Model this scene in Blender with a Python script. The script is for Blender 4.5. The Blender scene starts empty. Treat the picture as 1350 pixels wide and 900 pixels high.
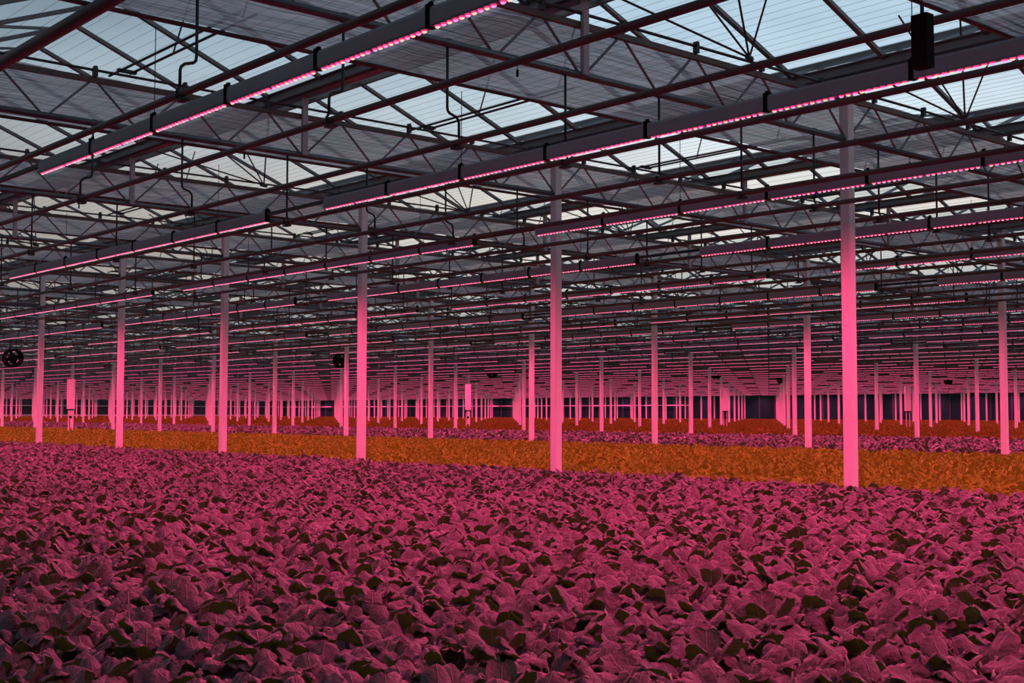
import bpy, math, random
import numpy as np
from mathutils import Matrix, Vector
rng = np.random.default_rng(7); random.seed(7)
S = bpy.context.scene; COL = S.collection

# ------------------------------------------------------------------ camera
# X runs along the lattice girders, Y along the heating pipes and lamp rows
CAN = 0.27                       # crop height
ZC = 0.864 + CAN                 # eye height
F_PX = 1682.72; YAW, PITCH, ROLL = 0.7134058, 0.0558375, 0.0018097
_c, _s = math.cos(YAW), math.sin(YAW); _cp, _sp = math.cos(PITCH), math.sin(PITCH)
FW = np.array([_s*_cp, _c*_cp, _sp]); RT = np.array([_c, -_s, 0.0]); UP = np.cross(RT, FW)
RT, UP = math.cos(ROLL)*RT + math.sin(ROLL)*UP, math.cos(ROLL)*UP - math.sin(ROLL)*RT
cd = bpy.data.cameras.new('camera'); cam = bpy.data.objects.new('camera', cd); COL.objects.link(cam)
cam.matrix_world = Matrix(((RT[0], UP[0], -FW[0], 0), (RT[1], UP[1], -FW[1], 0), (RT[2], UP[2], -FW[2], ZC), (0, 0, 0, 1)))
cd.sensor_width = 36.0; cd.lens = F_PX/1350*36.0; cd.clip_start = 0.05; cd.clip_end = 1000
S.camera = cam
S.view_settings.view_transform = 'Standard'; S.view_settings.look = 'None'
S.view_settings.gamma = 1.0; S.view_settings.use_curve_mapping = False
S.view_settings.exposure = 0.0
S.cycles.use_denoising = True
S.cycles.max_bounces = 6; S.cycles.diffuse_bounces = 2; S.cycles.glossy_bounces = 2
S.cycles.transmission_bounces = 4; S.cycles.transparent_max_bounces = 10
S.cycles.sample_clamp_indirect = 4.0
S.cycles.use_light_tree = True

# ------------------------------------------------------------------ world: overcast dusk sky
SKY = 1.22
w = bpy.data.worlds.new('world'); S.world = w; w.use_nodes = True
nt = w.node_tree; nt.nodes.clear()
def N(t, **k):
    n = nt.nodes.new(t)
    for a, b in k.items(): setattr(n, a, b)
    return n
tc = N('ShaderNodeTexCoord'); sep = N('ShaderNodeSeparateXYZ'); nt.links.new(tc.outputs['Generated'], sep.inputs[0])
rp = N('ShaderNodeValToRGB'); nt.links.new(sep.outputs['Z'], rp.inputs[0])
e = rp.color_ramp.elements
e[0].position = 0.0; e[0].color = (0.50, 0.44, 0.42, 1)
e[1].position = 1.0; e[1].color = (0.22, 0.30, 0.40, 1)
for p, c in ((0.165, (0.70, 0.65, 0.61, 1)), (0.215, (0.58, 0.66, 0.72, 1)), (0.28, (0.46, 0.60, 0.72, 1)), (0.50, (0.30, 0.42, 0.56, 1))):
    q = e.new(p); q.color = c
nz = N('ShaderNodeTexNoise'); nz.inputs['Scale'].default_value = 5.0; nz.inputs['Detail'].default_value = 5.0
mp = N('ShaderNodeMapping'); mp.inputs['Scale'].default_value = (1, 1, 2.5)
nt.links.new(tc.outputs['Generated'], mp.inputs[0]); nt.links.new(mp.outputs[0], nz.inputs['Vector'])
mr = N('ShaderNodeMapRange'); mr.inputs[1].default_value = .3; mr.inputs[2].default_value = .7; mr.inputs[3].default_value = .78; mr.inputs[4].default_value = 1.15
nt.links.new(nz.outputs[0], mr.inputs[0])
ax = N('ShaderNodeMapRange'); ax.inputs[1].default_value = .25; ax.inputs[2].default_value = .8; ax.inputs[3].default_value = .45; ax.inputs[4].default_value = 1.2
nt.links.new(sep.outputs['X'], ax.inputs[0])
m1 = N('ShaderNodeMath', operation='MULTIPLY'); nt.links.new(mr.outputs[0], m1.inputs[0]); nt.links.new(ax.outputs[0], m1.inputs[1])
m2 = N('ShaderNodeMath', operation='MULTIPLY'); nt.links.new(m1.outputs[0], m2.inputs[0]); m2.inputs[1].default_value = SKY
bg = N('ShaderNodeBackground'); nt.links.new(rp.outputs[0], bg.inputs[0]); nt.links.new(m2.outputs[0], bg.inputs[1])
wo = N('ShaderNodeOutputWorld'); nt.links.new(bg.outputs[0], wo.inputs[0])

# ------------------------------------------------------------------ grid of the greenhouse
X0, Y0 = 12.637, 8.62            # first column
SPAN, BAY = 12.916, 5.0
HB, HT = ZC+3.20, ZC+3.68        # girder chords
HP = ZC+2.345                     # heating pipes
HL = ZC+2.303                    # diodes of the lamps
HG = ZC+3.95                     # gutters
HR = HG+0.93                     # ridges
WX, WY = 135.0, 230.0            # far walls
X_MIN, Y_MIN = -22.0, -14.0
GP = SPAN/3                      # gutter pitch
LP = SPAN/4                      # lamp row pitch
PP = SPAN/10                     # pipe pitch
LED_COL = (1.0, 0.050, 0.205)
LED_W = 165.0                     # watts per lamp

def proj(P):
    P = np.asarray(P, float) - np.array([0, 0, ZC])
    z = P@FW
    return 675+F_PX*(P@RT)/z, 450-F_PX*(P@UP)/z, z
def seen(P, m=60):
    x, y, z = proj(P)
    return z > 0.3 and -m < x < 1350+m and -m < y < 900+m
def wedge(X, Y, m=1.5):
    "points whose plan position lies inside the view, with a margin in metres"
    r = X*_c - Y*_s; d = X*_s + Y*_c
    return (d > 0.3) & (np.abs(r) < d*(675/F_PX)*1.03 + m)

# ------------------------------------------------------------------ lamps' light: small downlights along every lamp row
def rows_of_lamps():
    for l in range(-7, 41):
        x = X0 - 2.5*LP + l*LP
        sg = 12.90
        for n in range(-4, 24):
            yield l, n, x, sg + 10*n
ld = {}
for nm, wgt in (('near', 7/3), ('mid', 7/2), ('far', 7/2)):
    L = bpy.data.lights.new('grow_light_'+nm, 'SPOT'); L.energy = LED_W*wgt; L.color = LED_COL
    L.spot_size = math.radians(179); L.spot_blend = 1.0; L.shadow_soft_size = 0.0; ld[nm] = L
for l, n, x, sg in rows_of_lamps():
    yc = sg + 5.0
    if yc > WY-3 or l < 0 or yc < -4: continue
    d = x*_s + yc*_c
    near = d < 45
    if not wedge(np.array(x), np.array(yc), 14.0): continue
    for dy in ((-2.92, 0, 2.92) if near else (-2.5, 2.5)):
        o = bpy.data.objects.new('grow_light', ld['near' if near else 'far']); COL.objects.link(o)
        o.location = (x, yc+dy, HL-0.03)

# ------------------------------------------------------------------ materials
def mat(name, col, rough=.6, metal=0.0, spec=.5, emit=None, es=0, noise=0, nscale=8, bump=0):
    m = bpy.data.materials.new(name); m.use_nodes = True
    t = m.node_tree; b = t.nodes['Principled BSDF']
    b.inputs['Base Color'].default_value = (*col, 1); b.inputs['Roughness'].default_value = rough
    b.inputs['Metallic'].default_value = metal; b.inputs['Specular IOR Level'].default_value = spec
    if emit: b.inputs['Emission Color'].default_value = (*emit, 1); b.inputs['Emission Strength'].default_value = es
    if noise:
        g = t.nodes.new('ShaderNodeNewGeometry'); n = t.nodes.new('ShaderNodeTexNoise'); n.inputs['Scale'].default_value = nscale; n.inputs['Detail'].default_value = 4
        t.links.new(g.outputs['Position'], n.inputs['Vector'])
        r = t.nodes.new('ShaderNodeMix'); r.data_type = 'RGBA'
        r.inputs[6].default_value = tuple(c*(1-noise) for c in col)+(1,); r.inputs[7].default_value = tuple(min(1, c*(1+noise)) for c in col)+(1,)
        t.links.new(n.outputs[0], r.inputs[0]); t.links.new(r.outputs[2], b.inputs['Base Color'])
        if bump:
            bp = t.nodes.new('ShaderNodeBump'); bp.inputs['Strength'].default_value = bump; bp.inputs['Distance'].default_value = .02
            t.links.new(n.outputs[0], bp.inputs['Height']); t.links.new(bp.outputs[0], b.inputs['Normal'])
    return m
M_col = mat('white_paint', (.78, .78, .78), .5, noise=.06, nscale=3)
M_galv = mat('galvanised_steel', (.11, .125, .135), .38, .45, noise=.35, nscale=14)
M_chord = mat('weathered_steel', (.105, .075, .066), .5, .2, noise=.4, nscale=10)
M_pipe = mat('pipe_paint', (.125, .092, .080), .5, .0, noise=.3, nscale=6)
M_post = mat('post_paint', (.42, .40, .43), .5, noise=.1)
M_web = mat('brace_steel', (.21, .20, .215), .42, .3, noise=.3, nscale=14)
M_bar = mat('glazing_bar', (.16, .16, .17), .5, .4, noise=.3, nscale=9)
M_gut = mat('gutter_steel', (.17, .17, .18), .45, .3, noise=.3, nscale=5)
M_dark = mat('dark_bracket', (.025, .025, .03), .5)
M_black = mat('black_plastic', (.005, .005, .006), .8, spec=.1)
M_house = mat('lamp_housing', (.29, .31, .35), .45, .0, noise=.06, nscale=4)
M_wire = mat('wire', (.07, .07, .075), .5, .3)
M_warm = mat('diode_warm', (.8, .3, .2), .3, emit=(1.0, .55, .42), es=1.35)
M_mag = mat('diode_magenta', (.8, .2, .5), .3, emit=(1.0, .28, .70), es=1.3)
M_halo = mat('diode_halo', (.5, .05, .15), .3, emit=(1.0, .06, .26), es=.85)
M_strip = mat('diode_strip', (.8, .2, .4), .3, emit=(1.0, .13, .33), es=1.0)
M_floor = mat('floor_soil', (.035, .025, .02), .9, noise=.4, nscale=12)
M_wall = mat('wall_glazing', (.010, .065, .050), .9, spec=.05, noise=.8, nscale=.25)
M_mull = mat('wall_frame', (.10, .11, .13), .6)
M_rail = mat('wall_rail', (.8, .8, .8), .5)
M_curb = mat('curb', (.05, .05, .055), .8)
M_box = mat('box_white', (.75, .75, .75), .5)

def leaf_mat(name, top, vein, trans, rough, spec, jitter=.3):
    m = bpy.data.materials.new(name); m.use_nodes = True
    t = m.node_tree; b = t.nodes['Principled BSDF']; L = t.links
    uv = t.nodes.new('ShaderNodeUVMap'); uv.uv_map = 'UVMap'
    sp = t.nodes.new('ShaderNodeSeparateXYZ'); L.new(uv.outputs[0], sp.inputs[0])
    def M(op, a, bb=None, cl=False):
        n = t.nodes.new('ShaderNodeMath'); n.operation = op; n.use_clamp = cl
        for i, q in enumerate((a, bb)):
            if q is None: continue
            if hasattr(q, 'links'): L.new(q, n.inputs[i])
            else: n.inputs[i].default_value = q
        return n.outputs[0]
    v = M('ABSOLUTE', M('SUBTRACT', sp.outputs[0], .5))           # distance from the midrib 0..0.5
    mid = M('SUBTRACT', 1.0, M('MULTIPLY', v, 26.0), True)
    lat = M('SINE', M('MULTIPLY', M('SUBTRACT', sp.outputs[1], M('MULTIPLY', v, .55)), 44.0))
    lat = M('MULTIPLY', M('SUBTRACT', lat, .80, True), 3.0, True)
    vv = M('MAXIMUM', mid, M('MULTIPLY', lat, .32), True)
    g = t.nodes.new('ShaderNodeNewGeometry'); n = t.nodes.new('ShaderNodeTexNoise'); n.inputs['Scale'].default_value = 9; n.inputs['Detail'].default_value = 3
    L.new(g.outputs['Position'], n.inputs['Vector'])
    r = t.nodes.new('ShaderNodeMix'); r.data_type = 'RGBA'
    r.inputs[6].default_value = tuple(c*(1-jitter) for c in top)+(1,); r.inputs[7].default_value = tuple(min(1, c*(1+jitter)) for c in top)+(1,)
    L.new(n.outputs[0], r.inputs[0])
    r2 = t.nodes.new('ShaderNodeMix'); r2.data_type = 'RGBA'; L.new(vv, r2.inputs[0]); L.new(r.outputs[2], r2.inputs[6]); r2.inputs[7].default_value = (*vein, 1)
    L.new(r2.outputs[2], b.inputs['Base Color'])
    b.inputs['Roughness'].default_value = rough; b.inputs['Specular IOR Level'].default_value = spec
    bp = t.nodes.new('ShaderNodeBump'); bp.inputs['Strength'].default_value = .8; bp.inputs['Distance'].default_value = .006
    n2 = t.nodes.new('ShaderNodeTexNoise'); n2.inputs['Scale'].default_value = 42; n2.inputs['Detail'].default_value = 1
    L.new(g.outputs['Position'], n2.inputs['Vector'])
    L.new(M('ADD', M('MULTIPLY', vv, -1.0), M('MULTIPLY', n2.outputs[0], 2.2)), bp.inputs['Height']); L.new(bp.outputs[0], b.inputs['Normal'])
    tr = t.nodes.new('ShaderNodeBsdfTranslucent'); tr.inputs[0].default_value = (*trans, 1)
    mx = t.nodes.new('ShaderNodeAddShader'); L.new(b.outputs[0], mx.inputs[0]); L.new(tr.outputs[0], mx.inputs[1])
    L.new(mx.outputs[0], t.nodes['Material Output'].inputs[0])
    return m
M_leaf = leaf_mat('cabbage_leaf', (.128, .092, .108), (.33, .25, .27), (.006, .035, .0), .42, .22)
M_stalk = mat('cabbage_stalk', (.35, .38, .30), .5)
M_let = leaf_mat('lettuce_leaf', (.20, .34, .013), (.34, .40, .03), (.05, .04, .001), .6, .12, .45)
M_let_far = leaf_mat('far_lettuce_leaf', (.15, .14, .008), (.2, .2, .02), (.03, .02, .001), .6, .1, .5)  # darker, less green lettuce colour for the far beds
M_lstalk = mat('lettuce_heart', (.30, .33, .03), .6)

def screen_mat():
    m = bpy.data.materials.new('screen_cloth'); m.use_nodes = True; t = m.node_tree; L = t.links
    t.nodes.remove(t.nodes['Principled BSDF'])
    g = t.nodes.new('ShaderNodeNewGeometry')
    mp_ = t.nodes.new('ShaderNodeMapping'); mp_.inputs['Scale'].default_value = (.9, 26.0, 1); L.new(g.outputs['Position'], mp_.inputs[0])
    n = t.nodes.new('ShaderNodeTexNoise'); n.inputs['Scale'].default_value = 1.0; n.inputs['Detail'].default_value = 6; L.new(mp_.outputs[0], n.inputs['Vector'])
    mr_ = t.nodes.new('ShaderNodeMapRange'); mr_.inputs[1].default_value = .3; mr_.inputs[2].default_value = .7; mr_.inputs[3].default_value = .25; mr_.inputs[4].default_value = 1.6; L.new(n.outputs[0], mr_.inputs[0])
    def sc(col):
        x = t.nodes.new('ShaderNodeMix'); x.data_type = 'RGBA'; x.blend_type = 'MULTIPLY'; x.inputs[0].default_value = 1
        x.inputs[6].default_value = (*col, 1); L.new(mr_.outputs[0], x.inputs[7]); return x.outputs[2]
    d = t.nodes.new('ShaderNodeBsdfDiffuse'); L.new(sc((.15, .18, .185)), d.inputs[0])
    tl = t.nodes.new('ShaderNodeBsdfTranslucent'); L.new(sc((.42, .385, .385)), tl.inputs[0])
    tp = t.nodes.new('ShaderNodeBsdfTransparent'); tp.inputs[0].default_value = (1, .93, .93, 1)
    a = t.nodes.new('ShaderNodeAddShader'); L.new(d.outputs[0], a.inputs[0]); L.new(tl.outputs[0], a.inputs[1])
    mx = t.nodes.new('ShaderNodeMixShader'); mx.inputs[0].default_value = .10
    L.new(a.outputs[0], mx.inputs[1]); L.new(tp.outputs[0], mx.inputs[2]); L.new(mx.outputs[0], t.nodes['Material Output'].inputs[0])
    return m
M_screen = screen_mat()
def glass_mat():
    m = bpy.data.materials.new('roof_glass'); m.use_nodes = True; t = m.node_tree; L = t.links
    t.nodes.remove(t.nodes['Principled BSDF'])
    tp = t.nodes.new('ShaderNodeBsdfTransparent'); tp.inputs[0].default_value = (.90, .93, .93, 1)
    gl = t.nodes.new('ShaderNodeBsdfGlossy'); gl.inputs['Roughness'].default_value = .15; gl.inputs[0].default_value = (.8, .85, .9, 1)
    mx = t.nodes.new('ShaderNodeMixShader'); mx.inputs[0].default_value = .05
    L.new(tp.outputs[0], mx.inputs[1]); L.new(gl.outputs[0], mx.inputs[2]); L.new(mx.outputs[0], t.nodes['Material Output'].inputs[0])
    return m
M_glass = glass_mat()

# ------------------------------------------------------------------ mesh helpers
class MB:
    def __init__(s): s.v = []; s.f = []; s.m = []; s.n = 0
    def add(s, V, F, mi=0):
        V = np.asarray(V, float).reshape(-1, 3)
        s.v.append(V); s.f += [tuple(i+s.n for i in q) for q in F]; s.m += [mi]*len(F); s.n += len(V)
    def box(s, c, d, mi=0):
        x, y, z = c; a, b, h = d[0]/2, d[1]/2, d[2]/2
        s.add([(x-a, y-b, z-h), (x+a, y-b, z-h), (x+a, y+b, z-h), (x-a, y+b, z-h), (x-a, y-b, z+h), (x+a, y-b, z+h), (x+a, y+b, z+h), (x-a, y+b, z+h)],
              [(3, 2, 1, 0), (4, 5, 6, 7), (0, 1, 5, 4), (1, 2, 6, 5), (2, 3, 7, 6), (3, 0, 4, 7)], mi)
    def tube(s, pts, r, n=8, mi=0, ref=(0, 0, 1), sq=None):
        "a tube through points; sq=(w,h) makes it a rectangular bar"
        pts = [np.array(p, float) for p in pts]; V = []; k = len(pts)
        for i, p in enumerate(pts):
            d = pts[min(i+1, k-1)]-pts[max(i-1, 0)]; d /= np.linalg.norm(d)
            rf = np.array(ref, float)
            if abs(d@rf) > .95: rf = np.array([1., 0, 0]) if abs(d[0]) < .9 else np.array([0, 1., 0])
            a = np.cross(d, rf); a /= np.linalg.norm(a); b = np.cross(a, d)
            if sq:
                for u, q in ((-1, -1), (1, -1), (1, 1), (-1, 1)): V.append(p+a*u*sq[0]/2+b*q*sq[1]/2)
            else:
                for j in range(n):
                    t = 2*math.pi*j/n; V.append(p+a*r*math.cos(t)+b*r*math.sin(t))
        nn = 4 if sq else n; F = []
        for i in range(k-1):
            for j in range(nn): F.append((i*nn+j, i*nn+(j+1) % nn, (i+1)*nn+(j+1) % nn, (i+1)*nn+j))
        F.append(tuple(range(nn-1, -1, -1))); F.append(tuple(range((k-1)*nn, k*nn)))
        s.add(V, F, mi)
    def mesh(s, name, mats, smooth=False):
        me = bpy.data.meshes.new(name); me.from_pydata(np.concatenate(s.v).tolist(), [], s.f)
        for m in (mats if isinstance(mats, (list, tuple)) else [mats]): me.materials.append(m)
        if any(s.m): me.polygons.foreach_set('material_index', s.m)
        if smooth: me.polygons.foreach_set('use_smooth', [True]*len(s.f))
        me.update(); return me
    def obj(s, name, mats, parent=None, smooth=False): return link(name, s.mesh(name, mats, smooth), parent)
def link(name, me, parent=None, loc=None, rz=0):
    o = bpy.data.objects.new(name, me); COL.objects.link(o)
    if parent: o.parent = parent
    if loc is not None: o.location = loc
    if rz: o.rotation_euler.z = rz
    return o
def empty(name, loc): return link(name, None, None, loc)
def tag(o, label=None, cat=None, group=None, kind=None):
    if label: o['label'] = label
    if cat: o['category'] = cat
    if group: o['group'] = group
    if kind: o['kind'] = kind
    return o
def dup(o, parent=None, loc=None):
    c = o.copy(); COL.objects.link(c)
    if parent: c.parent = parent
    if loc is not None: c.location = loc
    for ch in KIDS.get(o.name, ()): dup(ch, c)
    return c
KIDS = {}
def family(root):
    "remember the children so that copies in a loop stay quick"
    def rec(o):
        KIDS[o.name] = [c for c in bpy.data.objects if c.parent == o]
        for c in KIDS[o.name]: rec(c)
    rec(root)
def quads_mesh(name, V, Q, mats, uv=None, mi=None, smooth=True):
    me = bpy.data.meshes.new(name); V = np.ascontiguousarray(V, np.float32); Q = np.ascontiguousarray(Q, np.int32)
    me.vertices.add(len(V)); me.vertices.foreach_set('co', V.ravel())
    me.loops.add(Q.size); me.loops.foreach_set('vertex_index', Q.ravel())
    me.polygons.add(len(Q)); me.polygons.foreach_set('loop_start', np.arange(0, Q.size, 4, dtype=np.int32))
    me.polygons.foreach_set('loop_total', np.full(len(Q), 4, np.int32))
    if smooth: me.polygons.foreach_set('use_smooth', np.ones(len(Q), bool))
    for m in mats: me.materials.append(m)
    if mi is not None: me.polygons.foreach_set('material_index', mi.astype(np.int32))
    if uv is not None:
        l = me.uv_layers.new(name='UVMap'); l.data.foreach_set('uv', np.ascontiguousarray(uv[Q.ravel()], np.float32).ravel())
    me.update(calc_edges=True); return me
_O = 'zeroth first second third fourth fifth sixth seventh eighth ninth tenth eleventh twelfth thirteenth fourteenth fifteenth sixteenth seventeenth eighteenth nineteenth twentieth'.split()
_T = {20: 'twenty', 30: 'thirty', 40: 'forty', 50: 'fifty', 60: 'sixty', 70: 'seventy', 80: 'eighty', 90: 'ninety'}
_TT = {30: 'thirtieth', 40: 'fortieth', 50: 'fiftieth', 60: 'sixtieth', 70: 'seventieth', 80: 'eightieth', 90: 'ninetieth', 100: 'hundredth'}
def od(n):
    if n <= 20: return _O[n]
    if n % 10 == 0: return _TT.get(n, 'hundredth')
    if n > 100: return 'hundred-and-'+_O[n-100]
    return _T[n//10*10]+'-'+_O[n % 10]

# ------------------------------------------------------------------ floor and walls
def struct(o): o['kind'] = 'structure'; return o
mb = MB(); mb.box(((X_MIN+WX)/2, (Y_MIN+WY)/2, -.1), (WX-X_MIN, WY-Y_MIN, .2)); struct(mb.obj('floor', M_floor))
def wall(name, a, b, rails):
    a = np.array(a, float); b = np.array(b, float); d = b-a; ln = np.linalg.norm(d); u = d/ln; alongx = abs(u[0]) > .5
    mid = (a+b)/2; mb = MB(); mb.box((mid[0], mid[1], HT/2+.2), (ln, .12, HT+.6) if alongx else (.12, ln, HT+.6)); o = struct(mb.obj(name, M_wall))
    inw = np.array([(X_MIN+WX)/2, (Y_MIN+WY)/2])-mid; nrm = np.array([0, np.sign(inw[1])]) if alongx else np.array([np.sign(inw[0]), 0])
    mb = MB(); k = int(ln//2.5)
    for i in range(k+1):
        p = a+u*i*2.5+nrm*.11; mb.box((p[0], p[1], HT/2+.2), (.07, .1, HT+.5) if alongx else (.1, .07, HT+.5))
    mb.obj('mullions', M_mull, o)
    m = mid+nrm*.25
    for z, h, mm, nm in rails:
        mb = MB(); mb.box((m[0], m[1], z), (ln-.5, .14, h) if alongx else (.14, ln-.5, h)); mb.obj(nm, mm, o)
    mb = MB(); mb.box((m[0], m[1], .15), (ln-.5, .3, .3) if alongx else (.3, ln-.5, .3)); mb.obj('curb', M_curb, o)
M_wall, _mw = mat('wall_glazing_north', (.10, .10, .11), .9, spec=.05, noise=.8, nscale=.25), M_wall
wall('wall_north', (X_MIN, WY), (WX, WY), [(ZC+1.15, .15, M_rail, 'rail'), (.52, .34, M_rail, 'rail')])
M_wall = _mw
wall('wall_east', (WX, Y_MIN), (WX, WY), [])
wall('wall_south', (X_MIN, Y_MIN), (WX, Y_MIN), [])
wall('wall_west', (X_MIN, Y_MIN), (X_MIN, WY), [])
mb = MB(); mb.box((WX-.45, (117+WY)/2, ZC+1.1), (.1, WY-119, .12)); struct(mb.obj('trim_1', M_rail))

# ------------------------------------------------------------------ roof: glass slopes, glazing bars, ridges
gx = [X0 + GP*i for i in range(int((X_MIN-X0)//GP)+1, int((WX-X0)//GP)+2)]
V, Q = [], []
for x in gx[:-1]:
    for xa, za, xb, zb in ((x, HG+.10, x+GP/2, HR), (x+GP/2, HR, x+GP, HG+.10)):
        n = len(V); V += [(xa, Y_MIN, za), (xb, Y_MIN, zb), (xb, WY, zb), (xa, WY, za)]; Q.append((n, n+1, n+2, n+3))
ceil = struct(link('ceiling', quads_mesh('ceiling', np.array(V), np.array(Q), [M_glass], smooth=False)))
mb = MB()
for x in gx[:-1]:
    xc = x+GP/2
    k0 = int((max(Y_MIN, .40*xc-12)-8.04)//1.25)
    for k in range(k0, int((WY-8.04)//1.25)):
        y = 8.04+1.25*k
        if not (wedge(np.array(xc), np.array(y), 9.0) or (xc < 8 and y < 6)): continue
        far = xc*_s+y*_c > 70
        if far and k % 2: continue
        for xa, xb in ((x+.06, xc), (x+GP-.06, xc)):
            mb.tube([(xa, y, HG+.07), (xb, y, HR-.03)], 0, sq=(.045, .06), ref=(0, 1, 0))
    mb.tube([(xc, max(Y_MIN, .45*xc-12), HR-.02), (xc, WY, HR-.02)], 0, sq=(.05, .09))
mb.obj('glazing_bars', M_bar, ceil)

# gutters, each one long trough over the columns or the posts
for i, x in enumerate(gx):
    if x < X_MIN+1: continue
    y0 = max(Y_MIN+.3, .45*x-10); y1 = min(WY-.3, 3.2*abs(x)+30) if x > 0 else 20.0
    mb = MB()
    mb.tube([(x, y0, HG), (x, y1, HG)], 0, sq=(.13, .05)); 
    for sx in (-1, 1):
        mb.tube([(x+sx*.085, y0, HG+.045), (x+sx*.085, y1, HG+.045)], 0, sq=(.03, .11)); mb.tube([(x+sx*.115, y0, HG+.10), (x+sx*.115, y1, HG+.10)], 0, sq=(.06, .012))
    o = mb.obj('roof_gutter', M_gut); 
    k = sum(1 for q in gx[:i+1] if q > 1)
    where = f'{od(k)} gutter counted from beside the viewer' if x > 1 else f'{od(i+1)} of those outside the view'
    tag(o, f'grey steel roof gutter between two glass slopes, {where}', 'gutter', 'roof gutters', 'thing')
    mb = MB(); mb.tube([(x-.13, y0, HG-.02), (x-.13, y1, HG-.02)], .012, 5); mb.obj('drip_channel', M_dark, o)

# ------------------------------------------------------------------ columns
colme = MB(); HCc = HG-.03
w2 = .062
prof = [(-w2, -w2+.008), (-w2+.008, -w2), (w2-.008, -w2), (w2, -w2+.008), (w2, w2-.008), (w2-.008, w2), (-w2+.008, w2), (-w2, w2-.008)]
colme.add([(a, b, z) for z in (0, HCc) for a, b in prof], [(i, (i+1) % 8, 8+(i+1) % 8, 8+i) for i in range(8)]+[tuple(range(7, -1, -1)), tuple(range(8, 16))])
col_mesh = colme.mesh('support_column', M_col)
f = MB(); f.box((0, 0, .02), (.24, .24, .04)); f.box((0, 0, .075), (.16, .16, .09)); foot_mesh = f.mesh('base_plate', M_galv)
f = MB(); f.box((0, 0, HCc-.03), (.2, .16, .06)); head_mesh = f.mesh('head_bracket', M_galv)
cols = 0
for j in range(0, 10):
    x = X0+j*SPAN; n = 0
    for k in range(-2, 45):
        y = Y0+k*BAY
        if not (seen((x, y, 1.2), 16) or seen((x, y, HCc), 16) or (j == 0 and k in (-1,))): continue
        n += 1
        o = link('support_column', col_mesh, None, (x, y, 0))
        o['kind'] = 'thing'; tag(o, f'white square steel column, {od(n)} from the near end of the {od(j+1)} column row', 'column', 'white columns in rows')
        if j < 4: link('base_plate', foot_mesh, o)
        if j < 5: link('head_bracket', head_mesh, o)
        cols += 1
print('columns', cols)

# ------------------------------------------------------------------ lattice girders, one span each
NP = 12; PT = SPAN/NP
def chord(z, w_, h_, r=0):
    m = MB(); m.tube([(.0, 0, z), (SPAN, 0, z)], r, 10, sq=None if r else (w_, h_)); return m
def diag(i, up):
    a = i*PT; b = a+PT/2
    m = MB(); p, q = ((a+.05, 0, .03), (b-.04, 0, HT-HB-.02)) if up else ((b+.04, 0, HT-HB-.02), (a+PT-.05, 0, .03))
    m.tube([p, q], .014, 6); return m
gir = empty('lattice_girder', (X0-SPAN, Y0, HB))
chord(0, 0, 0, .037).obj('bottom_chord', M_galv, gir, True)
chord(HT-HB, .05, .06).obj('top_chord', M_chord, gir)
dm = diag(0, True).mesh('diagonal_brace', M_web), diag(0, False).mesh('diagonal_brace', M_web)
for i in range(NP):
    for q in (0, 1): link('diagonal_brace', dm[q], gir, (i*PT, 0, 0))
pm = MB(); pm.box((0, -.04, (HG-HB)/2-.02), (.07, .05, HG-HB-.03)); pmm = pm.mesh('gutter_post', M_post)
for i in (1, 2): link('gutter_post', pmm, gir, (i*GP, 0, 0))
m_ = MB(); m_.tube([(0, -.03, HT-HB+.105), (SPAN, -.03, HT-HB+.105)], .016, 6); rod = m_.obj('drive_shaft', M_dark, gir)
bm_ = MB(); bm_.box((0, -.03, .08), (.05, .05, .09)); bm_.box((0, -.03, .125), (.035, .06, .05)); bmm = bm_.mesh('shaft_bracket', M_dark)
for i in range(NP): link('shaft_bracket', bmm, gir, ((i+.5)*PT, 0, HT-HB))
family(gir)
# plainer girder for the distance, same pieces in three parts
fg = empty('lattice_girder', (0, 0, 0)); chord(0, 0, 0, .037).obj('bottom_chord', M_galv, fg, True); chord(HT-HB, .05, .06).obj('top_chord', M_chord, fg)
m_ = MB()
for i in range(NP):
    for up in (True, False):
        d_ = diag(i, up); m_.add(np.concatenate(d_.v), d_.f)
m_.obj('lattice_web', M_web, fg)
for i in (1, 2): link('gutter_post', pmm, fg, (i*GP, 0, 0))
family(fg)
used_n = used_f = False; ng = 0
for j in range(-1, 9):
    xa = X0+j*SPAN; n = 0
    for k in range(-1, 44):
        y = Y0+k*BAY
        if not any(seen((xa+t*SPAN, y, z), 20) for t in np.linspace(0, 1, 9) for z in (HB, HT)): continue
        n += 1; ng += 1
        near = (xa+SPAN/2)*_s+y*_c < 33
        src = gir if near else fg
        if near and not used_n: o = gir; used_n = True
        elif not near and not used_f: o = fg; used_f = True
        else: o = dup(src)
        o.location = (xa, y, HB)
        where = f'between the {od(j+1)} and {od(j+2)} column rows' if j >= 0 else 'nearer than the first column row'
        tag(o, f'grey lattice girder span, {od(n)} one back, {where}', 'girder', 'lattice girder spans')
print('girders', ng)

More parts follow.
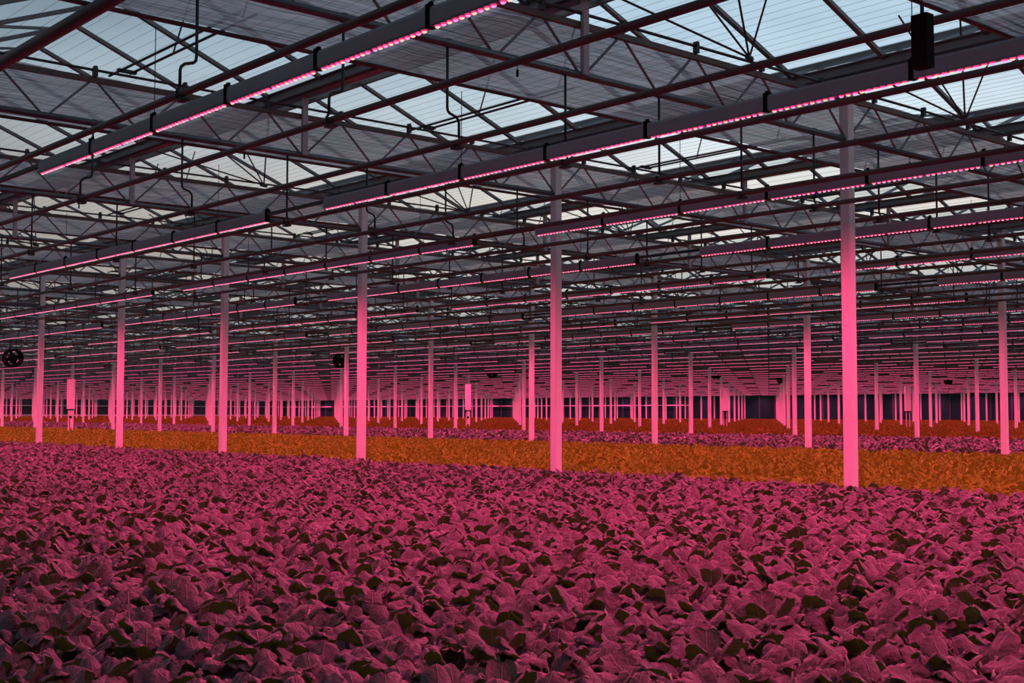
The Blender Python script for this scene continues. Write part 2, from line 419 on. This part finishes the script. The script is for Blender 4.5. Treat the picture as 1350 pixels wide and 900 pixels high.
# ------------------------------------------------------------------ shade screens, one cloth per bay, half drawn
for k in range(-4, 44):
    ya = Y0+k*BAY+.03; yb = ya+2.50
    if yb < Y_MIN+1: continue
    x0 = max(X_MIN+1, (ya-4)*.30) if ya > 25 else X_MIN+1
    x1 = min(WX-1, (yb+8)*2.05)
    fine = ya < 40
    nx = int((x1-x0)/(.22 if fine else 2.2)); ny = 12 if fine else 3
    gxx, gyy = np.meshgrid(np.linspace(x0, x1, nx), np.linspace(ya, yb, ny)); 
    zz = HT+.045 + .012*np.sin(gxx*6.1+3*np.sin(gxx*.7+k))*np.sin(gyy*2.3+k) + .015*np.sin((gyy-ya)/2.5*math.pi*2*2+gxx*.5) - .02*np.sin((gyy-ya)/2.5*math.pi)
    V = np.stack([gxx, gyy, zz], -1).reshape(-1, 3); idx = np.arange(nx*ny).reshape(ny, nx)
    Q = np.stack([idx[:-1, :-1], idx[:-1, 1:], idx[1:, 1:], idx[1:, :-1]], -1).reshape(-1, 4)
    root = empty('shade_screen', ((x0+x1)/2, ya, HT))
    V = V-np.array([(x0+x1)/2, ya, HT])
    link('cloth', quads_mesh('cloth', V, Q, [M_screen]), root)
    mb = MB(); mb.tube([(x0-(x0+x1)/2, yb-ya, .02), (x1-(x0+x1)/2, yb-ya, .02)], .024, 6); mb.obj('leading_edge', M_chord, root)
    n = sum(1 for q in range(-4, k+1) if any(seen((xx, Y0+q*BAY+1.2, HT), 5) for xx in np.linspace(0, 120, 60)))
    lab = f'half drawn brown shade cloth strip under the roof, {od(n)} strip back' if n else f'brown shade cloth strip above and behind the viewer, {od(k+5)} of those'
    tag(root, lab, 'shade screen', 'shade cloth strips')
# support wires
mb = MB()
x = .4
while x < 46:
    y0 = max(2.0, .44*x-3); y1 = min(3.0*x+6, 70)
    for dz, dx in ((.015, 0),):
        mb.tube([(x+dx, y0, HT+dz), (x+dx, y1, HT+dz)], .0016 if x < 14 else .0022, 3)
    x += .17 if x < 16 else .34
tag(mb.obj('screen_wires', M_wire), 'fine parallel wires that carry the shade screens', 'wires', kind='stuff')

# ------------------------------------------------------------------ roof vents with their opening gear
def vent_mesh():
    root = empty('roof_vent', (0, 0, 0)); L_ = 2.4; Wd = 1.05; a = math.radians(9)
    u = np.array([-math.cos(a), 0, -math.sin(a)])
    c = [np.array([0, y, 0.]) for y in (0, L_)]; d = [p+u*Wd for p in c]
    mb = MB()
    mb.tube([c[0], c[1]], 0, sq=(.04, .04)); mb.tube([d[0], d[1]], 0, sq=(.05, .045)); mb.tube([c[0], d[0]], 0, sq=(.035, .035)); mb.tube([c[1], d[1]], 0, sq=(.035, .035)); mb.tube([(c[0]+c[1])/2, (d[0]+d[1])/2], 0, sq=(.03, .03))
    mb.obj('vent_frame', M_bar, root)
    mb = MB(); mb.add([c[0], c[1], d[1], d[0]], [(0, 1, 2, 3)]); mb.obj('vent_pane', M_glass, root)
    return root
vp = vent_mesh(); family(vp)
def gear_mesh():
    root = empty('vent_opener', (0, 0, 0))
    pts = [(-1.72, -.15, .95), (-1.05, -.55, 1.02), (-.35, -.75, 1.05), (-1.95, .35, .42)]
    for p in pts:
        m_ = MB(); m_.tube([(0, 0, 0), p], .012, 6); m_.obj('push_rod', M_dark, root)
    m_ = MB(); m_.tube([(-.06, -.02, 0), (.06, .02, 0)], .03, 8); m_.obj('hub', M_dark, root)
    return root
gp_ = gear_mesh(); family(gp_)
def rack_mesh():
    root = empty('vent_rack', (0, 0, 0))
    for dx, nm in ((-.09, 0), (.09, 1)):
        m_ = MB(); m_.tube([(dx, -1.6, .02*nm), (dx*.8, 1.5-.25*nm, 0)], .015, 6); m_.obj('rack_rail', M_dark, root)
    m_ = MB(); m_.box((0, 1.18, .0), (.22, .06, .035)); m_.obj('pinion_box', M_dark, root)
    for yy in (-1.3, .2):
        m_ = MB(); m_.tube([(.09, yy, .02), (.30, yy-.1, .86)], .01, 6); m_.obj('strut', M_dark, root)
    return root
rk = rack_mesh(); family(rk)
first = {'v': True, 'g': True, 'r': True}; nv = 0
def put(key, src, loc, lab, cat, grp):
    o = src if first[key] else dup(src); first[key] = False; o.location = loc; tag(o, lab, cat, grp)
for i, x in enumerate([q for q in gx if q > -1 and q < 42]):
    xc = x+GP/2
    for k in range(-1, 9):
        y = Y0+k*BAY
        yg = y-.29
        r_ = od(i+1); c_ = od(k+2)
        gearhere = k % 2 == 0
        if seen((xc, yg, HT+.2), 60):
            if gearhere: put('g', gp_, (xc, yg, HT+.03), f'dark vent opener with fanned rods under {r_} roof ridge by {c_} girder', 'vent opener', 'vent openers')
            else: put('r', rk, (xc-.10, y-1.05, HT+.20), f'dark double rack under {r_} roof ridge before the {c_} girder', 'vent rack', 'vent racks')
        if (i*3+k) % 4 == 1 and seen((xc, y-2, HR), 60):
            put('v', vp, (xc-.02, y-2.6, HR+.03), f'glass roof vent propped open on {r_} ridge before {c_} girder', 'roof vent', 'open roof vents')

# ------------------------------------------------------------------ heating pipes
pipex = [X0-.5*PP-PP*i for i in range(7, -1, -1)]+[X0+.5*PP+PP*i for i in range(0, 94)]
pipex = [p for p in pipex if p < WX-1.5]
for i, x in enumerate(pipex):
    y0 = max(Y_MIN+1, .47*x-4); y1 = min(WY-1, 3.1*x+8)
    r = .042 if i == 0 else .028
    mb = MB(); mb.tube([(x, y0, HP), (x, y1, HP)], r, 12 if x < 25 else 6)
    o = mb.obj('heating_pipe', M_pipe, None, True)
    tag(o, f'long maroon heating pipe under the girders, {od(i+1)} one counted from the viewer', 'pipe', 'overhead heating pipes')

# hangers: straight rods or rods with a swan bend, hooked under the pipe
def hanger(kind, sx=1):
    h = HB-HP; m_ = MB(); r = .0125
    z0 = -.03; zb = -h
    if kind == 's':
        pts = [(-.11*sx, 0, z0), (-.11*sx, 0, zb+.30), (-.105*sx, 0, zb+.265), (-.085*sx, 0, zb+.245), (-.05*sx, 0, zb+.235), (-.015*sx, 0, zb+.225), (.012*sx, 0, zb+.20), (.02*sx, 0, zb+.17), (.02*sx, 0, zb+.05)]
        hk = [(.02*sx, 0, zb+.05), (.045*sx, 0, zb+.01), (.038*sx, 0, zb-.03), (0, 0, zb-.045), (-.038*sx, 0, zb-.03)]
    else:
        pts = [(0, .0, z0), (0, 0, zb+.06)]; hk = [(.0, 0, zb+.06), (.042, 0, zb+.02), (.04, 0, zb-.025), (0, 0, zb-.045), (-.04, 0, zb-.025), (-.042, 0, zb+.02)]
    m_.tube(pts, r, 7, ref=(0, 1, 0)); 
    a = m_.mesh('rod', M_dark, True)
    m_ = MB(); m_.tube(hk, .012, 6, ref=(0, 1, 0)); m_.box((0, 0, zb-.05), (.07, .1, .02)); b = m_.mesh('hook', M_dark)
    m_ = MB(); m_.box(((-.11*sx if kind == 's' else 0), 0, 0), (.05, .05, .07)); c = m_.mesh('clamp', M_dark)
    return a, b, c
HK = {('s', 1): hanger('s', 1), ('s', -1): hanger('s', -1), ('i', 1): hanger('i')}
cand = []
for i, x in enumerate(pipex):
    for k in range(-1, 20):
        y = Y0+k*BAY
        if seen((x, y, HB-.3), 10): cand.append((x*_s+y*_c, i, k, x, y))
cand.sort()
nh = 0
for d, i, k, x, y in cand[:290]:
    if k == 0: kd = ('s', -1) if i in (1, 2) else (('s', 1) if i == 3 else ('i', 1))
    elif k == 1: kd = ('s', -1) if i == 2 else (('s', 1) if i in (3, 5, 6, 7) else ('i', 1))
    else: kd = [('s', 1), ('i', 1), ('i', 1), ('s', -1), ('i', 1)][(i*2+k*3) % 5]
    a, b, c = HK[kd]
    o = empty('pipe_hanger', (x, y, HB)); nh += 1
    link('rod', a, o); link('hook', b, o); link('clamp', c, o)
    sh = 'swan-bent' if kd[0] == 's' else 'straight'
    tag(o, f'{sh} dark hanger holding the {od(i+1)} heating pipe below the {od(k+2)} girder line', 'pipe hanger', 'pipe hangers')
if len(cand) > 290:
    mb = MB()
    for d, i, k, x, y in cand[290:]: mb.tube([(x, y, HB-.03), (x, y, HP)], .012, 4)
    tag(mb.obj('far_hangers', M_dark), 'distant dark rods carrying the heating pipes', 'pipe hangers', kind='stuff')

# ------------------------------------------------------------------ grow lamps
LL = 1.25
def lens(m_, y, warm):
    # glowing rim added as the pink halo, and domed lens under the housing
    n = 10; a, b = .0185, .0145
    V = [(b*1.4*math.cos(2*math.pi*i/n), y+a*1.3*math.sin(2*math.pi*i/n), .001) for i in range(n)]+[(b*math.cos(2*math.pi*i/n), y+a*math.sin(2*math.pi*i/n), -.009) for i in range(n)]
    m_.add(V, [(i, (i+1) % n, n+(i+1) % n, n+i)[::-1] for i in range(n)], 2)
    V = [(b*math.cos(2*math.pi*i/n), y+a*math.sin(2*math.pi*i/n), -.009) for i in range(n)]+[(.6*b*math.cos(2*math.pi*i/n), y+.6*a*math.sin(2*math.pi*i/n), -.016) for i in range(n)]
    m_.add(V, [(i, (i+1) % n, n+(i+1) % n, n+i)[::-1] for i in range(n)]+[tuple(range(n, 2*n))], 0 if warm else 1)
m_ = MB()
hh = .125
pf = [(-.020, .0), (.020, 0), (.024, .012), (.024, hh-.02), (.014, hh), (-.014, hh), (-.024, hh-.02), (-.024, .012)]
m_.add([(a, y, z) for y in (-.605, .605) for a, z in pf], [(i, (i+1) % 8, 8+(i+1) % 8, 8+i)[::-1] for i in range(8)]+[tuple(range(8)), tuple(range(15, 7, -1))])
house = m_.mesh('housing', M_house)
diodes = []
for g_ in (0, 1):
    m_ = MB()
    for i in range(10): lens(m_, -.585+.045/2+g_*.60+i*.0575, (i+g_) % 2 == 0)
    diodes.append(m_.mesh('diode_row', [M_warm, M_mag, M_halo]))
m_ = MB(); m_.box((0, -.625, hh/2+.008), (.060, .034, hh+.02)); m_.box((0, -.625, hh+.02), (.02, .03, .03)); clip = m_.mesh('end_clip', M_black)
m_ = MB(); m_.tube([(0, -.625, hh+.0), (0, -.625, HB-HL-.02)], .004, 5); susp = m_.mesh('hanging_wire', M_wire)
lamps = []
for l, n, x, sg in rows_of_lamps():
    if l < 0: continue
    for i in range(1, 8):
        y = sg+LL*i
        if y > WY-2 or x > WX-2: continue
        if seen((x, y-.6, HL), 5) or seen((x, y+.6, HL), 5): lamps.append((x*_s+y*_c, l, n, i, x, y))
lamps.sort()
NL = 296
# group spoken positions: run 1 is the nearest visible run of a row
runs = {}
for d, l, n, i, x, y in lamps: runs.setdefault(l, set()).add(n)
for d, l, n, i, x, y in lamps[:NL]:
    o = empty('grow_lamp', (x, y, HL)); rr = sorted(runs[l]).index(n)+1
    link('housing', house, o); link('diode_row', diodes[0], o); link('diode_row', diodes[1], o); link('end_clip', clip, o)
    if i in (2, 6): link('hanging_wire', susp, o)
    tag(o, f'slim pink glowing grow lamp, {od(i)} of the {od(rr)} run in the {od(l+1)} lamp row', 'grow lamp', 'grow lamps in rows')
V = []; Q = []; MI = []
box8 = np.array([(-.024, -1, 0), (.024, -1, 0), (.024, 1, 0), (-.024, 1, 0), (-.024, -1, 1), (.024, -1, 1), (.024, 1, 1), (-.024, 1, 1)], float)
fq = np.array([(3, 2, 1, 0), (4, 5, 6, 7), (0, 1, 5, 4), (1, 2, 6, 5), (2, 3, 7, 6), (3, 0, 4, 7)])
nn = 0
for d, l, n, i, x, y in lamps[NL:]:
    b = box8*np.array([1, .605, hh])+np.array([x, y, HL]); V.append(b); Q.append(fq+nn); MI += [0]*6; nn += 8
    b = box8*np.array([.55, .585, .016])+np.array([x, y, HL-.016]); V.append(b); Q.append(fq+nn); MI += [1]*6; nn += 8
    if d < 90:
        b = box8*np.array([1.2, .018, hh+.01])+np.array([x, y-.625, HL]); V.append(b); Q.append(fq+nn); MI += [2]*6; nn += 8
o = link('far_grow_lamps', quads_mesh('far_grow_lamps', np.concatenate(V), np.concatenate(Q), [M_house, M_strip, M_black], mi=np.array(MI), smooth=False))
tag(o, 'countless distant pink glowing grow lamps in long rows', 'grow lamps', 'grow lamps in rows', 'stuff')
print('lamps', len(lamps))
# carrying rail of each lamp row
for l in range(0, 38):
    x = X0-2.5*LP+l*LP
    if x > WX-2: break
    mb = MB(); mb.tube([(x, max(1.0, .45*x-3), HL+.085), (x, min(WY-1, 3.1*x+8), HL+.085)], 0, sq=(.038, .038))
    tag(mb.obj('lamp_rail', M_dark), f'black rail carrying the grow lamps of the {od(l+1)} lamp row', 'rail', 'lamp rails')

# ------------------------------------------------------------------ small hanging things
def at(px, py, H):
    r = FW+(px-675)/F_PX*RT-(py-450)/F_PX*UP; t = H/r[2]; return r*t+np.array([0, 0, ZC])
def at_depth(px, py, d):
    r = FW+(px-675)/F_PX*RT-(py-450)/F_PX*UP; return r*d+np.array([0, 0, ZC])
# measuring box at the screen edge
bx = empty('measuring_box', (6.075, 3.66, ZC+1.84))
mb = MB(); mb.box((0, 0, .15), (.07, .095, .29)); mb.obj('casing', M_black, bx)
mb = MB(); mb.tube([(0, 0, .30), (0, 0, HT-ZC-1.84)], .004, 6); mb.tube([(0, .0, .29), (0, 0, .36)], .012, 6); mb.obj('hanging_rod', M_dark, bx)
tag(bx, 'tall black measuring box hanging in front of the brightest lamp row', 'measuring box')
# fog nozzles under the girders
nzm = MB(); nzm.tube([(0, 0, 0), (0, 0, -.06)], .004, 5); nzm.tube([(0, 0, -.06), (0, 0, -.085), (0, 0, -.12), (0, 0, -.125)], .012, 8); nz_mesh = nzm.mesh('fog_nozzle', M_black)
q = 0
for k in range(0, 7):
    for jj in range(0, 6):
        x, y = 7.52+jj*6.45, Y0+k*BAY
        if seen((x, y, HB-.1), 0):
            tag(link('fog_nozzle', nz_mesh, None, (x, y, HB-.03)), f'small black fog nozzle below {od(k+2)} girder line, {od(jj+1)} outward along it', 'nozzle', 'fog nozzles'); q += 1
# circulation fans
def fan():
    r = empty('ceiling_fan', (0, 0, 0)); n = 14
    mb = MB()
    for y in (-.16, .16):
        ring = [(.29*math.cos(t), y, .29*math.sin(t)) for t in np.linspace(0, 2*math.pi, n+1)]; mb.tube(ring, .02, 5, ref=(0, 1, 0))
    V = [(.29*math.cos(2*math.pi*i/n), y, .29*math.sin(2*math.pi*i/n)) for y in (-.16, .16) for i in range(n)]
    mb.add(V, [(i, (i+1) % n, n+(i+1) % n, n+i) for i in range(n)]); mb.obj('fan_ring', M_black, r)
    mb = MB(); mb.tube([(0, -.12, 0), (0, .14, 0)], .13, 8); mb.obj('motor', M_black, r)
    for b_ in range(4):
        mb = MB(); t = b_*math.pi/2+.3; c_, s_ = math.cos(t), math.sin(t)
        mb.add([(c_*.06-s_*.04, -.03, s_*.06+c_*.04), (c_*.27-s_*.08, -.03, s_*.27+c_*.08), (c_*.27+s_*.08, .05, s_*.27-c_*.08), (c_*.06+s_*.04, .03, s_*.06-c_*.04)], [(0, 1, 2, 3)]); mb.obj('blade', M_black, r)
    mb = MB(); mb.tube([(-.1, 0, .28), (-.1, 0, .75)], .012, 5); mb.tube([(.1, 0, .28), (.1, 0, .75)], .012, 5); mb.obj('bracket', M_black, r)
    return r
fr = fan(); family(fr)
for i, (px, py, d) in enumerate(((649, 491, 74), (17, 472, 52), (944, 493, 78), (1030, 499, 86), (1250, 501, 88), (2+448, 475, 56))):
    free = [X0+SPAN*j+q for j in range(0, 10) for q in (-2*PP, 2*PP)]      # between two pipes, clear of the lamp rows
    dx = at_depth(px, py, 1.0)[0]; d = min((f_/dx for f_ in free if i in (1, 5) or f_/dx > .93*d), key=lambda v: abs(v-d))
    p = at_depth(px, py, d); o = fr if i == 0 else dup(fr); o.location = p
    tag(o, ['black round circulation fan high above the middle of the far crop', 'black round circulation fan close to the left edge of the photo', 'black round circulation fan above the white box by the dark wall',
            'black round circulation fan at the head of the long column avenue', 'black round circulation fan furthest toward the right edge', 'black round circulation fan beside the column left of the middle'][i], 'fan', 'circulation fans')
# white control cabinets on posts
def cabinet():
    r = empty('control_cabinet', (0, 0, 0))
    mb = MB(); mb.box((0, 0, 1.95), (.30, .22, 1.35)); mb.obj('cabinet_body', M_box, r)
    mb = MB(); mb.box((0, 0, 1.24), (.27, .2, .06)); mb.box((0, 0, .9), (.1, .1, .12)); mb.obj('dark_skirt', M_black, r)
    for sx in (-1, 1):
        mb = MB(); mb.box((sx*.09, 0, .62), (.035, .035, 1.24)); mb.obj('leg', M_box, r)
    return r
cb = cabinet(); family(cb)
for i, (px, d) in enumerate(((956, 74), (617, 66), (93, 58), (1197, 70))):
    p = at_depth(px, 544, d); o = cb if i == 0 else dup(cb); o.location = (p[0], p[1], 0); o.rotation_euler.z = -YAW
    tag(o, ['tall white cabinet on legs beside the widest gap of dark wall', 'tall white cabinet on legs near the middle of the far columns', 'tall white cabinet on legs standing in the crop at far left',
            'tall white cabinet on legs at far right among thin columns'][i], 'cabinet', 'white cabinets')

# ------------------------------------------------------------------ crops
def leaf(L_, W_, e0, e1, az, r0, z0, stalk, cup, nu, nv, R, wav=.006, frill=0):
    "one leaf: an arching midrib with a blade that bends down (cup>0) or up (cup<0) at its sides"
    u = .5-.5*np.cos(np.linspace(.03, .97, nu+1)*math.pi)
    uu = np.linspace(0, 1, 41); ang = e0+(e1-e0)*np.clip((uu-stalk*.6)/(1-stalk*.6), 0, 1)**(.50 if stalk > .3 else 1.1)
    rr = np.concatenate([[0], np.cumsum(np.cos(ang[:-1]))])*L_/40; zz = np.concatenate([[0], np.cumsum(np.sin(ang[:-1]))])*L_/40
    b0 = stalk; ub = b0+(1-b0)*u                               # blade only
    cr = np.interp(ub, uu, rr); cz = np.interp(ub, uu, zz); ca = np.interp(ub, uu, ang)
    t = u; wd = W_*np.clip(1-np.abs(2*t**.85-1)**2.2, 0.004, 1)**.5
    v = np.linspace(-1, 1, nv+1)
    lat = wd[:, None]*v[None, :]
    if stalk > .3:
        drop = cup*wd[:, None]*(.35*np.abs(v[None, :])**1.6+.75*np.abs(v[None, :])**4)
        cz = cz-.018*np.clip((t-.72)/.28, 0, 1)**2; cr = cr-.014*np.clip((t-.72)/.28, 0, 1)**2
    else: drop = cup*wd[:, None]*np.abs(v[None, :])**2.0
    ph = R.uniform(0, 6.3, 4)
    drop = drop+wav*np.sin(t[:, None]*9+v[None, :]*3+ph[0])+wav*.8*np.sin(t[:, None]*15-v[None, :]*5+ph[1])+frill*np.abs(v[None, :])**2*np.sin(t[:, None]*26*np.sign(v[None, :]+.01)+ph[2])
    nxr, nzz = -np.sin(ca), np.cos(ca)
    r = r0+cr[:, None]-nxr[:, None]*drop; z = z0+cz[:, None]-nzz[:, None]*drop
    tw = R.uniform(-.35, .35); y = lat*math.cos(tw)*(1-.12*abs(cup)); z = z+lat*math.sin(tw)*.8
    X = r*math.cos(az)-y*math.sin(az); Y = r*math.sin(az)+y*math.cos(az)
    V = np.stack([X, Y, z], -1).reshape(-1, 3); UVs = np.stack([np.broadcast_to(v[None, :]*.5+.5, lat.shape), np.broadcast_to(t[:, None], lat.shape)], -1).reshape(-1, 2)
    idx = np.arange((nu+1)*(nv+1)).reshape(nu+1, nv+1)
    Q = np.stack([idx[:-1, :-1], idx[:-1, 1:], idx[1:, 1:], idx[1:, :-1]], -1).reshape(-1, 4)
    # stalk curve for the petiole
    sc = [(r0+np.interp(s_, uu, rr), z0+np.interp(s_, uu, zz)) for s_ in (0, stalk*.5, stalk+.05)]
    st = [(a*math.cos(az), a*math.sin(az), b) for a, b in sc]
    return V, UVs, Q, st
def plant(kind, seed, nu, nv, nl=None):
    R = np.random.default_rng(seed); Vs, Us, Qs, St = [], [], [], []; n = 0
    if kind == 'cab':
        nl = nl or 9; a0 = R.uniform(0, 6.3)
        for i in range(nl):
            q = i/(nl-1)                                          # 0 outer .. 1 heart
            az = a0+i*2.399+R.uniform(-.3, .3)
            up = R.random() < .56
            e0 = math.radians(76+10*q+R.uniform(-5, 5)); e1 = math.radians((-36+26*q+R.uniform(-13, 13)) if not up else R.uniform(2, 46))
            L_ = R.uniform(.27, .31)*(1-.10*q)
            a = leaf(L_, R.uniform(.050, .068)*(1-.2*q), e0, e1, az,   .012, .06+.06*q, .52, R.uniform(.22, .62) if R.random() < .9 else R.uniform(-.4, -.1), nu, nv, R, .003, .002)
            Vs.append(a[0]); Us.append(a[1]); Qs.append(a[2]+n); n += len(a[0]); St.append(a[3])
    else:
        nl = nl or 10; a0 = R.uniform(0, 6.3)
        for i in range(nl):
            q = i/(nl-1); az = a0+i*2.399+R.uniform(-.3, .3)
            e0 = math.radians(40+40*q); e1 = math.radians(-10+75*q+R.uniform(-12, 12))
            a = leaf(R.uniform(.15, .18)*(1-.1*q), R.uniform(.045, .06), e0, e1, az, .01, .10+.03*q, .18, R.uniform(-.5, .35), nu, nv, R, .006, .009)
            Vs.append(a[0]); Us.append(a[1]); Qs.append(a[2]+n); n += len(a[0]); St.append(a[3])
    return np.concatenate(Vs), np.concatenate(Us), np.concatenate(Qs), St
def variants(kind, cnt, nu, nv, nl=None): return [plant(kind, 100+i, nu, nv, nl) for i in range(cnt)]
def lattice(x0, x1, sp, jit, dmin=0, dmax=1e9, m=.6):
    xs = np.arange(x0+sp/2, x1, sp)
    P = []
    for i, x in enumerate(xs):
        ya = max(Y_MIN+2, .50*x-3); yb = min(WY-1.5, 3.0*x+5); ys = np.arange(ya-(ya % sp), yb, sp)+(i % 2)*sp/2
        P.append(np.stack([np.full(len(ys), x), ys], -1))
    P = np.concatenate(P); P = P+rng.uniform(-jit, jit, P.shape)
    d = P[:, 0]*_s+P[:, 1]*_c
    k = wedge(P[:, 0], P[:, 1], m) & (d > dmin) & (d < dmax)
    return P[k]
def scatter(name, P, var, mats, zs=(.92, 1.08), sc=1.0, skip_uv=False):
    nV = len(P); pick = rng.integers(0, len(var), nV); th = rng.uniform(0, 6.283, nV); s_ = rng.uniform(*zs, nV)*sc
    VV, UU, QQ, n = [], [], [], 0
    for vi, (v, u, q, _) in enumerate(var):
        k = np.where(pick == vi)[0]
        if not len(k): continue
        c, s2 = np.cos(th[k])[:, None], np.sin(th[k])[:, None]
        X = (v[None, :, 0]*c-v[None, :, 1]*s2)*s_[k, None]+P[k, 0, None]; Y = (v[None, :, 0]*s2+v[None, :, 1]*c)*s_[k, None]+P[k, 1, None]; Z = v[None, :, 2]*s_[k, None]
        Z = np.broadcast_to(Z, X.shape)
        VV.append(np.stack([X, Y, Z], -1).reshape(-1, 3)); UU.append(np.tile(u, (len(k), 1)))
        QQ.append((q[None]+(np.arange(len(k))*len(v))[:, None, None]+n).reshape(-1, 4)); n += len(k)*len(v)
    return link(name, quads_mesh(name, np.concatenate(VV), np.concatenate(QQ), mats, np.concatenate(UU)))
def individuals(name, stalk_name, P, var, mats, smat, label, cat, group, rs):
    ms = []
    for v, u, q, st in var:
        me = quads_mesh(name, v, q, mats, u); mb = MB()
        for s_ in st: mb.tube(s_, rs, 5)
        ms.append((me, mb.mesh(stalk_name, smat, True)))
    for p in P:
        a, b = ms[rng.integers(0, len(ms))]; o = link(name, a, None, (p[0], p[1], 0), rng.uniform(0, 6.283))
        s_ = rng.uniform(.93, 1.08)*1.08 if cat == 'lettuce' else rng.uniform(.88, 1.10); o.scale = (s_, s_, s_)
        tag(o, label, cat, group); link(stalk_name, b, o)
B1, B2, B3 = X0+.10, X0+SPAN+.1, X0+2*SPAN+.1
# front bed of broad leaved cabbage
P = lattice(.6, B1, .178, .035); d = P[:, 0]*_s+P[:, 1]*_c; P = P[(d > 2.6)]
d = P[:, 0]*_s+P[:, 1]*_c; P = P[np.argsort(d)]
# the plants nearest the lens that fall inside the frame
vis = np.array([seen((p[0], p[1], CAN), 5) for p in P[:1200]]); idx = np.where(vis)[0][:296]
rest = np.ones(len(P), bool); rest[idx] = False
print('cabbages', len(P))
individuals('cabbage_plant', 'stalks', P[idx], variants('cab', 14, 11, 8), [M_leaf], M_stalk, 'broad-leaved cabbage plant lit pink, one of the closest rows along the bottom of the photo', 'cabbage plant', 'nearest cabbage plants', .007)
Pr = P[rest]; dr = Pr[:, 0]*_s+Pr[:, 1]*_c
va = variants('cab', 10, 7, 6)
o = scatter('cabbage_crop', Pr[dr < 40], va, [M_leaf], zs=(.88, 1.10))
tag(o, 'dense front bed of pink lit cabbage plants behind the nearest rows', 'cabbage crop', kind='stuff')
# yellow green lettuce bed
P = lattice(B1+.12, B2, .205, .04, m=.4); d = P[:, 0]*_s+P[:, 1]*_c; P = P[np.argsort(d)]
vis = np.array([seen((p[0], p[1], .2), 0) for p in P[:600]]); idx = np.where(vis)[0][:296]; rest = np.ones(len(P), bool); rest[idx] = False
print('lettuce', len(P))
individuals('lettuce_plant', 'heart', P[idx], variants('let', 8, 5, 4), [M_let], M_lstalk, 'small orange lit lettuce at the near corner of the first orange bed', 'lettuce', 'nearest lettuces', .006)
tag(scatter('lettuce_crop', P[rest], variants('let', 8, 3, 3, 8), [M_let], zs=(.8, 1.2), sc=1.08), 'first wide bed of orange lit lettuces behind the front column row', 'lettuce crop', kind='stuff')
# second cabbage bed
P = lattice(B2+.12, B3, .31, .08, m=.3); print('second bed', len(P))
tag(scatter('cabbage_crop', P, variants('cab', 8, 4, 3, 7), [M_leaf], zs=(.75, 1.25), sc=1.05), 'middle band of purple lit cabbage plants behind the second column row', 'cabbage crop', kind='stuff')
# far lettuces
P = lattice(B3+.12, 62, .34, .08, m=.2); print('far bed', len(P))
tag(scatter('lettuce_crop', P, variants('let', 6, 2, 2, 6), [M_let_far], sc=1.5), 'deep red orange lettuce bed reaching from the third column row toward the walls', 'lettuce crop', kind='stuff')
P = lattice(62, WX-1.3, .40, .10, m=.2); print('furthest bed', len(P))
tag(scatter('lettuce_crop', P, variants('let', 6, 2, 1, 4), [M_let_far], sc=1.6), 'furthest dark red lettuces in front of the end walls', 'lettuce crop', kind='stuff')
